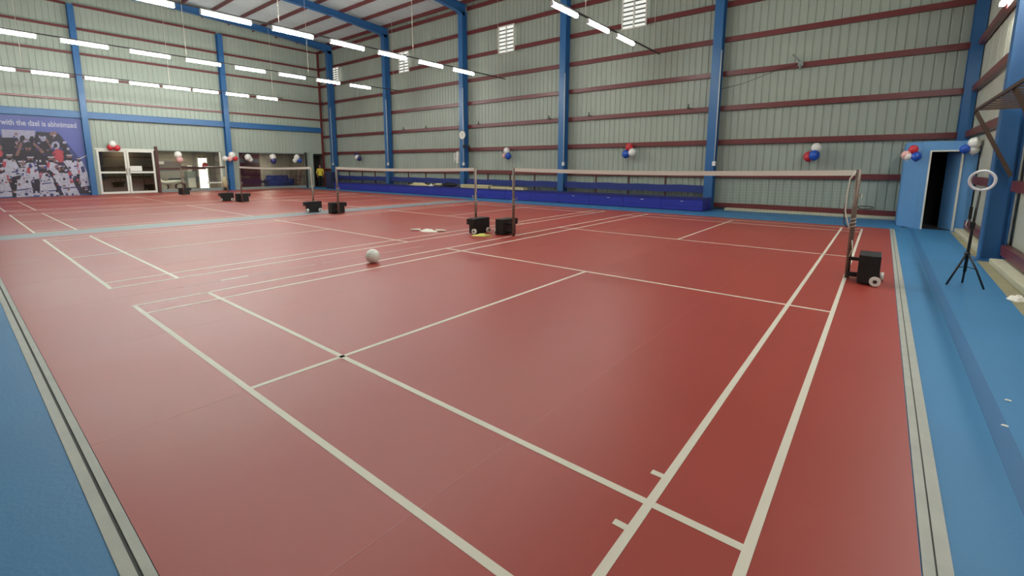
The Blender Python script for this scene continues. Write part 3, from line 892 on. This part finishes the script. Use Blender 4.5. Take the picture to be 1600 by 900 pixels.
shirts = [([(28, 485), (60, 470), (140, 478), (190, 570), (200, 650), (60, 655)], 88, 438, 32),
          ([(590, 492), (625, 480), (710, 488), (748, 625), (690, 632), (640, 560)], 650, 440, 30),
          ([(715, 488), (770, 492), (820, 600), (866, 715), (760, 735), (735, 600)], 738, 470, 20),
          ([(440, 505), (480, 495), (540, 520), (565, 640), (480, 655)], 478, 458, 32),
          ([(232, 515), (280, 500), (342, 512), (375, 655), (262, 668)], 285, 460, 34),
          ([(0, 600), (50, 595), (80, 680), (132, 830), (0, 832)], 8, 568, 30),
          ([(168, 560), (215, 548), (262, 560), (320, 820), (155, 832)], 205, 500, 38),
          ([(380, 610), (425, 598), (475, 612), (568, 818), (372, 824)], 398, 540, 36),
          ([(500, 612), (570, 600), (645, 605), (752, 812), (575, 822)], 570, 545, 38)]
for poly_, hx, hy, hr in shirts:
    pg('w', poly_[::-1] if False else poly_)
    ell('d', hx, hy + 6, hr * 1.02, hr * 1.15)
    ell('s', hx, hy + 16, hr * .72, hr * .85)
    ell('d', hx, hy + hr * .95, hr * .7, hr * .42)
    pg('w', [(hx - hr * .95, hy - hr * .35), (hx - hr * .95, hy - hr * .02), (hx + hr * .95, hy - hr * .02), (hx + hr * .95, hy - hr * .35)])
for q in ([(22, 490), (60, 478), (55, 540), (30, 560)], [(440, 505), (468, 500), (462, 560), (445, 560)], [(635, 590), (665, 590), (692, 690), (662, 700)], [(250, 555), (280, 548), (284, 610), (258, 600)],
          [(60, 620), (85, 620), (95, 690), (80, 690)], [(365, 600), (395, 590), (390, 640), (368, 640)], [(720, 510), (732, 510), (748, 600), (736, 610)]):
    pg('r', q)
for q in ([(300, 665), (372, 662), (376, 770), (310, 790)], [(105, 730), (158, 720), (150, 825), (118, 828)], [(695, 640), (748, 636), (752, 760), (720, 740)], [(500, 690), (540, 690), (600, 810), (560, 815)], [(110, 640), (200, 620), (190, 660), (115, 672)], [(440, 550), (500, 600), (500, 660), (450, 600)]):
    pg('d', q)
for q in ([(390, 700), (480, 690), (482, 698), (392, 710)], [(160, 760), (300, 740), (302, 750), (160, 770)], [(590, 740), (720, 730), (724, 740), (595, 752)], [(385, 770), (540, 760), (545, 770), (385, 780)], [(0, 780), (110, 770), (115, 780), (0, 792)], [(110, 590), (150, 580), (152, 592), (112, 600)], [(320, 570), (360, 560), (362, 580), (322, 590)], [(755, 545), (785, 535), (800, 590), (770, 600)]):
    pg('n', q)
pg('w', [(745, 462), (825, 425), (828, 436), (750, 472)])
pg('l', [(815, 430), (828, 426), (905, 770), (892, 778)])
for cx in (60, 160, 240, 350, 440, 520, 640, 700):
    ell('w', cx, 800 - (cx % 7) * 3, 34, 12)
rr = random.Random(4)
for _ in range(230):
    cx, cy = rr.uniform(0, 860), rr.uniform(420, 815)
    if cy < 470 + max(0, cx - 650) * .6 or cx > 700 + (cy - 420) * .42: continue
    k = rr.choice('wwlldnnsdr')
    q = rr.uniform(6, 17) * (.6 if k == 'r' else 1)
    ell(k, cx, cy, q * rr.uniform(.5, 1.3), q * rr.uniform(.4, 1.2), 7)
for _ in range(60):
    cx, cy = rr.uniform(120, 640), rr.uniform(235, 430)
    if cx > 520 + (cy - 235) * .6: continue
    ell(rr.choice('dddslnn'), cx, cy, rr.uniform(6, 20), rr.uniform(5, 15), 7)
pm.build('team_print', [M['p_dark'], M['p_white'], M['p_red'], M['p_skin'], M['p_lav'], M['p_navy']], t)
fc = bpy.data.curves.new('lettering', 'FONT')
fc.body = 'with the dzel is abhnimzed'
fc.size = .36
fc.offset = .006
fo = bpy.data.objects.new('lettering_curve', fc)
COL.objects.link(fo)
bpy.context.view_layer.update()
tm = bpy.data.meshes.new_from_object(fo.evaluated_get(bpy.context.evaluated_depsgraph_get()))
bpy.data.objects.remove(fo)
tm.materials.clear(); tm.materials.append(M['p_white'])
wtx = max(v.co.x for v in tm.vertices)
sx = (3.42 - .82) / wtx
lo = link('lettering', tm, t, (BX + .016, .82, 3.46))
# text x -> +y, text y -> +z (read from inside the hall, looking towards -x)
lo.matrix_local = Matrix(((0, 0, 1, BX + .016), (sx, 0, 0, .82), (0, 1, 0, 3.44), (0, 0, 0, 1)))

# left wall: room behind the glass
rm = MB()
rm.box(XL - 2.6, XL - 2.5, 4.0, 16.95, 0, 2.5)
wr = rm.build('wall_lounge', M['room_tan'])
tag(wr, 'tan back wall of the room behind the glass fronts', kind='structure')
MB().box(XL - 2.5, XL - .16, 4.0, 16.95, 2.46, 2.52).build('room_ceiling', M['room_tan'], wr)
MB().box(XL - 2.5, XL - .16, 4.0, 16.95, 0, .01).build('room_floor', M['room_floor'], wr)
for y, mt in ((3.95, 'room_dark'), (6.62, 'room_dark'), (10.4, 'room_tan'), (15.36, 'room_dark'), (16.9, 'room_dark')):
    MB().box(XL - 2.5, XL - .16, y, y + .06, 0.01, 2.46).build('partition', M[mt], wr)
MB().box(XL - 1.5, XL - 1.45, 4.02, 6.6, .01, 2.45).build('shade_partition', M['room_dark'], wr)  # added to keep the space behind the glass doors dark
MB().box(XL - .9, XL - .85, 15.42, 16.9, .01, 2.45).build('shade_partition', M['room_shade'], wr)  # dark sheet in place of the shade beyond the corner doorway

for y, nm, e in ((8.0, 'near glass front', 'fill_lamp'), (13.0, 'far glass front', 'fill_lamp'), (5.3, 'white framed doors', 'fill_lamp_dim')):  # unseen fixtures added only to brighten the room behind the glass
    t = thing('added_fill_lamp', 'square fill light added on the ceiling of the room behind the %s' % nm, 'fill_lamp', (XL - 1.0, y, 2.46))
    MB().box(-.32, .32, -.32, .32, -.03, 0).build('frame', M['white_frame'], t)
    MB().box(-.29, .29, -.29, .29, -.036, -.031).build('diffuser', M[e], t)

def glass_door(name, y0, y1, sgn_label):
    f = MB()
    w = .09
    f.box(-.03, .03, y0, y0 + w, .02, 2.38); f.box(-.03, .03, y1 - w, y1, .02, 2.38)
    f.box(-.03, .03, y0 + w, y1 - w, .02, .13); f.box(-.03, .03, y0 + w, y1 - w, 2.27, 2.38); f.box(-.03, .03, y0 + w, y1 - w, 1.12, 1.22)
    o = f.build(name, M['white_frame']); o.location = (XL, 0, 0)
    tag(o, sgn_label, kind='structure')
    MB().box(-.006, .006, y0 + w, y1 - w, .13, 1.12).build('pane', M['glass_dark'], o)
    MB().box(-.006, .006, y0 + w, y1 - w, 1.22, 2.27).build('pane', M['glass_dark'], o)
    return o
d2 = glass_door('door_2', 4.06, 5.28, 'white framed glass door leaf beside the team banner')
d3 = glass_door('door_3', 5.30, 6.52, 'white framed glass door leaf with a white notice, right of its pair')
MB().box(.008, .014, 5.40, 5.92, 1.24, 1.52).build('notice', M['white_plastic'], d3)
MB().box(.032, .05, 5.34, 5.37, 1.0, 1.4).build('handle', M['chrome'], d3)
MB().box(.032, .05, 5.21, 5.24, 1.0, 1.4).build('handle', M['chrome'], d2)
tm_ = MB(); tm_.box(XL - .05, XL + .03, 4.0, 6.58, 2.38, 2.46)
tag(tm_.build('trim_1', M['white_frame']), 'white head frame over the pair of glass doors', kind='structure')
t = MB().box(-.06, .07, -.06, .06, 0, 2.62).build('door_post', M['brown_post'], None, .008); t.location = (XL + .08, 6.63, 0)
tag(t, 'dark maroon post right of the white framed doors', 'post')
t = MB().box(-.06, .07, -.06, .06, 0, 2.50).build('glass_post', M['rail'], None, .008); t.location = (XL + .08, 15.36, 0)
tag(t, 'dark post at the right end of the far glass front', 'post')
# glass fronts
w1 = MB().box(XL - .08, XL + .05, 6.70, 10.0, 0, .18).build('window_1', M['sill']); tag(w1, 'near glass front with dark and white rails over a grey sill', kind='structure')
for a, b in ((6.72, 7.8), (7.82, 8.9), (8.92, 9.84)):
    MB().box(XL - .006, XL + .006, a, b, .18, 2.42).build('pane', M['glass'], w1)
MB().box(XL + .02, XL + .05, 6.70, 9.05, 1.32, 1.41).build('dark_rail', M['brown_post'], w1)
MB().box(XL - .02, XL + .04, 8.95, 9.84, 1.42, 1.50).build('white_rail', M['white_frame'], w1)
MB().box(XL - .02, XL + .04, 9.05, 9.84, .46, .54).build('white_rail', M['white_frame'], w1)
MB().box(XL - .02, XL + .04, 9.84, 9.93, .18, 2.38).build('white_stile', M['white_frame'], w1)
MB().box(XL - .02, XL + .04, 6.70, 9.93, 2.38, 2.44).build('head_rail', M['sill'], w1)
w2 = MB().box(XL - .08, XL + .05, 10.98, 15.30, 0, .16).build('window_2', M['sill']); tag(w2, 'far glass front over a grey sill, right of the column', kind='structure')
for a, b in ((10.98, 12.33), (12.35, 13.82), (13.84, 15.3)):
    MB().box(XL - .006, XL + .006, a, b, .16, 2.42).build('pane', M['glass'], w2)
MB().box(XL - .02, XL + .04, 10.98, 15.3, 2.38, 2.44).build('head_rail', M['sill'], w2)
# things behind the glass
t = thing('maroon_board', 'tall maroon display board behind the far glass front', 'board', (XL - .25, 11.65, .012))
MB().box(-.02, .02, -.68, .68, 0, 2.40).build('board', M['maroon'], t)
MB().box(.02, .03, -.62, .62, 1.72, 1.98).build('pale_band', M['p_lav'], t)
t = thing('navy_sofa', 'dark navy sofa behind the far glass front', 'sofa', (XL - 1.9, 14.3, .012))
MB().box(-.35, .4, -.75, .75, .06, .42).build('seat', M['backrest'], t, .04)
MB().box(-.45, -.2, -.75, .75, .40, .85).build('backrest', M['backrest'], t, .05)
for s in (-1, 1): MB().box(-.4, .4, s * .82 - .09, s * .82 + .09, .06, .6).build('armrest', M['backrest'], t, .04)
t = thing('dark_stool', 'low dark stool left of the navy sofa behind the glass', 'stool', (XL - 1.6, 12.9, .012))
MB().box(-.25, .25, -.35, .35, .36, .50).build('seat', M['black'], t, .03)
for sx_ in (-1, 1):
    for sy_ in (-1, 1): MB().box(sx_ * .2 - .02, sx_ * .2 + .02, sy_ * .3 - .02, sy_ * .3 + .02, 0, .36).build('leg', M['black'], t)
t = thing('leaning_ladder', 'folded maroon step ladder leaning behind the far glass front', 'ladder', (XL - .35, 14.95, .012))
for s in (0, .35):
    MB().obox((0, -.05 + s - .18, .62), (.02, 0, 0), (0, .025, 0), (0, .16, .62)).build('stile', M['maroon' if s else 'p_skin'], t)
for k in range(4):
    MB().box(-.03, .03, -.32 + k * .09, .04 + k * .09, .22 + k * .27, .26 + k * .27).build('rung', M['maroon'], t)
dl = MB().box(XL - 2.495, XL - 2.48, 9.42, 9.92, .02, 2.03).build('window_3', M['doorlight'])
tag(dl, 'bright daylit doorway at the back of the room behind the near glass front', kind='structure')
MB().box(XL - 2.495, XL - 2.45, 9.34, 9.42, .02, 2.1).build('jamb', M['white_frame'], dl)
MB().box(XL - 2.495, XL - 2.45, 9.92, 10.0, .02, 2.1).build('jamb', M['white_frame'], dl)
t = MB()
t.sphere((0, 0, .28), (.04, .17, .20), 12, 8)
t = t.build('red_cloth', M['bal_r']); t.location = (XL - 2.40, 9.78, 1.28)
tag(t, 'orange red cloth hanging in the bright doorway behind the glass', 'cloth')
t = thing('motor_scooter', 'white two-wheeler parked behind the near glass front', 'scooter', (XL - 1.3, 7.50, .012))
for yy in (-.35, .5):
    MB().tube([(0, yy + .24 * math.cos(a * PI / 12), .25 + .24 * math.sin(a * PI / 12)) for a in range(25)], .05, 8, False).build('tyre', M['black'], t)
    MB().tube([(-.04, yy, .25), (.04, yy, .25)], .17, 14).build('wheel_disc', M['ballw'], t)
MB().tube([(0, -.65, .95), (0, -.5, .55), (0, -.2, .48), (0, .2, .55), (0, .6, .62)], [.06, .14, .12, .17, .12], 10).build('body', M['ballw'], t)
MB().box(-.13, .13, -.05, .55, .68, .76).build('saddle', M['black'], t, .03)
MB().tube([(-.3, -.62, 1.0), (.3, -.62, 1.0)], .02, 8).build('handlebar', M['black'], t)
t = thing('notice_board', 'maroon notice strip with a white sheet on the wall behind the near glass', 'notice', (XL - 2.49, 7.4, 1.25))
MB().box(0, .02, -.45, 1.1, 0, .55).build('board', M['room_dark'], t)
MB().box(.02, .025, -.1, .18, .38, .55).build('sheet', M['white_plastic'], t)
t = thing('cooler_unit', 'pale standing unit left of the bright doorway behind the glass', 'cooler', (XL - 2.2, 8.85, .012))
MB().box(-.25, .2, -.25, .25, 0, 1.15).build('cabinet', M['sill'], t, .03)
MB().box(.2, .215, -.2, .2, .15, .75).build('panel', M['white_plastic'], t)
MB().tube([(0, 0, 1.15), (0, 0, 1.55)], [.14, .12], 12).build('bottle', M['ballw'], t)
t = thing('straw_basket', 'small brown basket at the foot of the left wall column', 'basket', (XL + .22, 9.98, 0))
MB().tube([(0, 0, .20), (0, 0, .45), (0, 0, .85)], [.12, .17, .10], 12).build('basket', M['wood_yellow'], t)
MB().tube([(0, 0, 0), (0, 0, .20)], [.10, .08], 10).build('foot', M['rail'], t)
# dark doorway in the corner
f = MB(); f.box(XL - .05, XL + .02, 15.96, 16.02, 0, 2.36); f.box(XL - .05, XL + .02, 16.70, 16.76, 0, 2.36); f.box(XL - .05, XL + .02, 16.02, 16.70, 2.30, 2.36)
tag(f.build('door_4', M['rail']), 'dark open doorway in the left back corner', kind='structure')
# navy cabinet and low block by the corner
t = thing('navy_cabinet', 'dark navy cabinet with a lower step between corner door and bench', 'cabinet', (-23.2, 15.42, 0))
MB().box(-.35, .40, 0, .5, 0.02, 1.14).build('tall_body', M['navy'], t, .015)
MB().box(.41, .74, -.01, .5, 0.0, .44).build('low_step', M['navy'], t, .015)
MB().box(-.33, .38, .02, .48, 0, .02).build('plinth', M['black'], t)
MB().box(-.30, .35, -.012, 0, .08, 1.08).build('door', M['navy'], t)

# ------------------------------------------------------------------ person
def person():
    J = {'pel': (0, 0, .86), 'sp': (0, -.01, 1.06), 'ch': (0, 0, 1.25), 'nk': (0, .0, 1.38), 'hd0': (0, -.01, 1.45), 'hd1': (0, -.015, 1.57),
         'shl': (.17, 0, 1.31), 'ell': (.23, -.0, 1.06), 'wrl': (.20, -.10, .86), 'shr': (-.17, 0, 1.31), 'elr': (-.23, 0, 1.06), 'wrr': (-.19, -.11, .86),
         'hpl': (.09, 0, .82), 'knl': (.10, -.01, .46), 'anl': (.105, .02, .08), 'tol': (.12, -.14, .035), 'hpr': (-.09, 0, .82), 'knr': (-.10, -.01, .46), 'anr': (-.105, .02, .08), 'tor': (-.12, -.14, .035)}
    Rr = {'pel': .135, 'sp': .125, 'ch': .14, 'nk': .052, 'hd0': .075, 'hd1': .085, 'shl': .065, 'ell': .046, 'wrl': .03, 'shr': .065, 'elr': .046, 'wrr': .03,
          'hpl': .09, 'knl': .06, 'anl': .042, 'tol': .036, 'hpr': .09, 'knr': .06, 'anr': .042, 'tor': .036}
    E_ = [('pel', 'sp'), ('sp', 'ch'), ('ch', 'nk'), ('nk', 'hd0'), ('hd0', 'hd1'), ('ch', 'shl'), ('shl', 'ell'), ('ell', 'wrl'), ('ch', 'shr'), ('shr', 'elr'), ('elr', 'wrr'),
          ('pel', 'hpl'), ('hpl', 'knl'), ('knl', 'anl'), ('anl', 'tol'), ('pel', 'hpr'), ('hpr', 'knr'), ('knr', 'anr'), ('anr', 'tor')]
    for s, w in (('l', 'wrl'), ('r', 'wrr')):
        p = Vector(J[w]); sg = 1 if s == 'l' else -1
        J['pm' + s] = tuple(p + Vector((0, -.03, -.06))); Rr['pm' + s] = .032; E_.append((w, 'pm' + s))
        for k in range(4):
            b = p + Vector((sg * (-.024 + .016 * k), -.045, -.10)); e = b + Vector((0, -.012, -.05 - .008 * (k in (1, 2))))
            J['f%s%d' % (s, k)] = tuple(b); J['g%s%d' % (s, k)] = tuple(e); Rr['f%s%d' % (s, k)] = .009; Rr['g%s%d' % (s, k)] = .007
            E_ += [('pm' + s, 'f%s%d' % (s, k)), ('f%s%d' % (s, k), 'g%s%d' % (s, k))]
        J['th' + s] = tuple(p + Vector((-sg * .05, -.06, -.07))); Rr['th' + s] = .010; E_.append(('pm' + s, 'th' + s))
    names = list(J)
    me = bpy.data.meshes.new('body_cage')
    me.from_pydata([J[n] for n in names], [(names.index(a), names.index(b)) for a, b in E_], [])
    o = bpy.data.objects.new('body_cage', me); COL.objects.link(o)
    sk = o.modifiers.new('skin', 'SKIN')
    for i, n in enumerate(names):
        v = me.skin_vertices[0].data[i]
        r = Rr[n]
        v.radius = (r, r * (.8 if n in ('pel', 'sp', 'ch') else 1))
        v.use_root = n == 'pel'
    ss = o.modifiers.new('sub', 'SUBSURF'); ss.levels = 2; ss.render_levels = 2
    bpy.context.view_layer.update()
    bm_ = bpy.data.meshes.new_from_object(o.evaluated_get(bpy.context.evaluated_depsgraph_get()))
    bpy.data.objects.remove(o)
    bm_.materials.clear()
    for k in ('skin', 'yellow_top', 'trousers', 'black'): bm_.materials.append(M[k])
    for p in bm_.polygons:
        c = p.center
        arm = abs(c.x) > .19 or (abs(c.x) > .14 and c.y < -.05 and c.z < 1.0)
        p.use_smooth = True
        if c.z > 1.36: p.material_index = 0
        elif arm and c.z < .98: p.material_index = 0
        elif c.z > .84: p.material_index = 1
        elif c.z > .09: p.material_index = 2
        else: p.material_index = 3
    t = thing('person', 'person in a yellow top and black trousers standing in the dark corner doorway', 'person', (XL + .25, 16.30, 0), math.radians(62))
    link('body', bm_, t)
    h = MB().sphere((0, .012, 1.585), (.088, .098, .10), 16, 10); h.build('hair', M['hair'], t)
    f = MB().sphere((0, -.035, 1.535), (.070, .07, .10), 16, 12); f.build('face', M['skin'], t)
    for s in (-1, 1):
        MB().sphere((s * .028, -.100, 1.548), .009, 8, 6).build('eye', M['eye'], t)
        MB().sphere((s * .082, 0, 1.54), (.012, .022, .03), 8, 6).build('ear', M['skin'], t)
    MB().sphere((0, -.108, 1.522), (.011, .014, .02), 8, 6).build('nose', M['skin'], t)
    MB().sphere((0, -.098, 1.488), (.022, .008, .006), 8, 6).build('mouth', M['maroon'], t)
person()
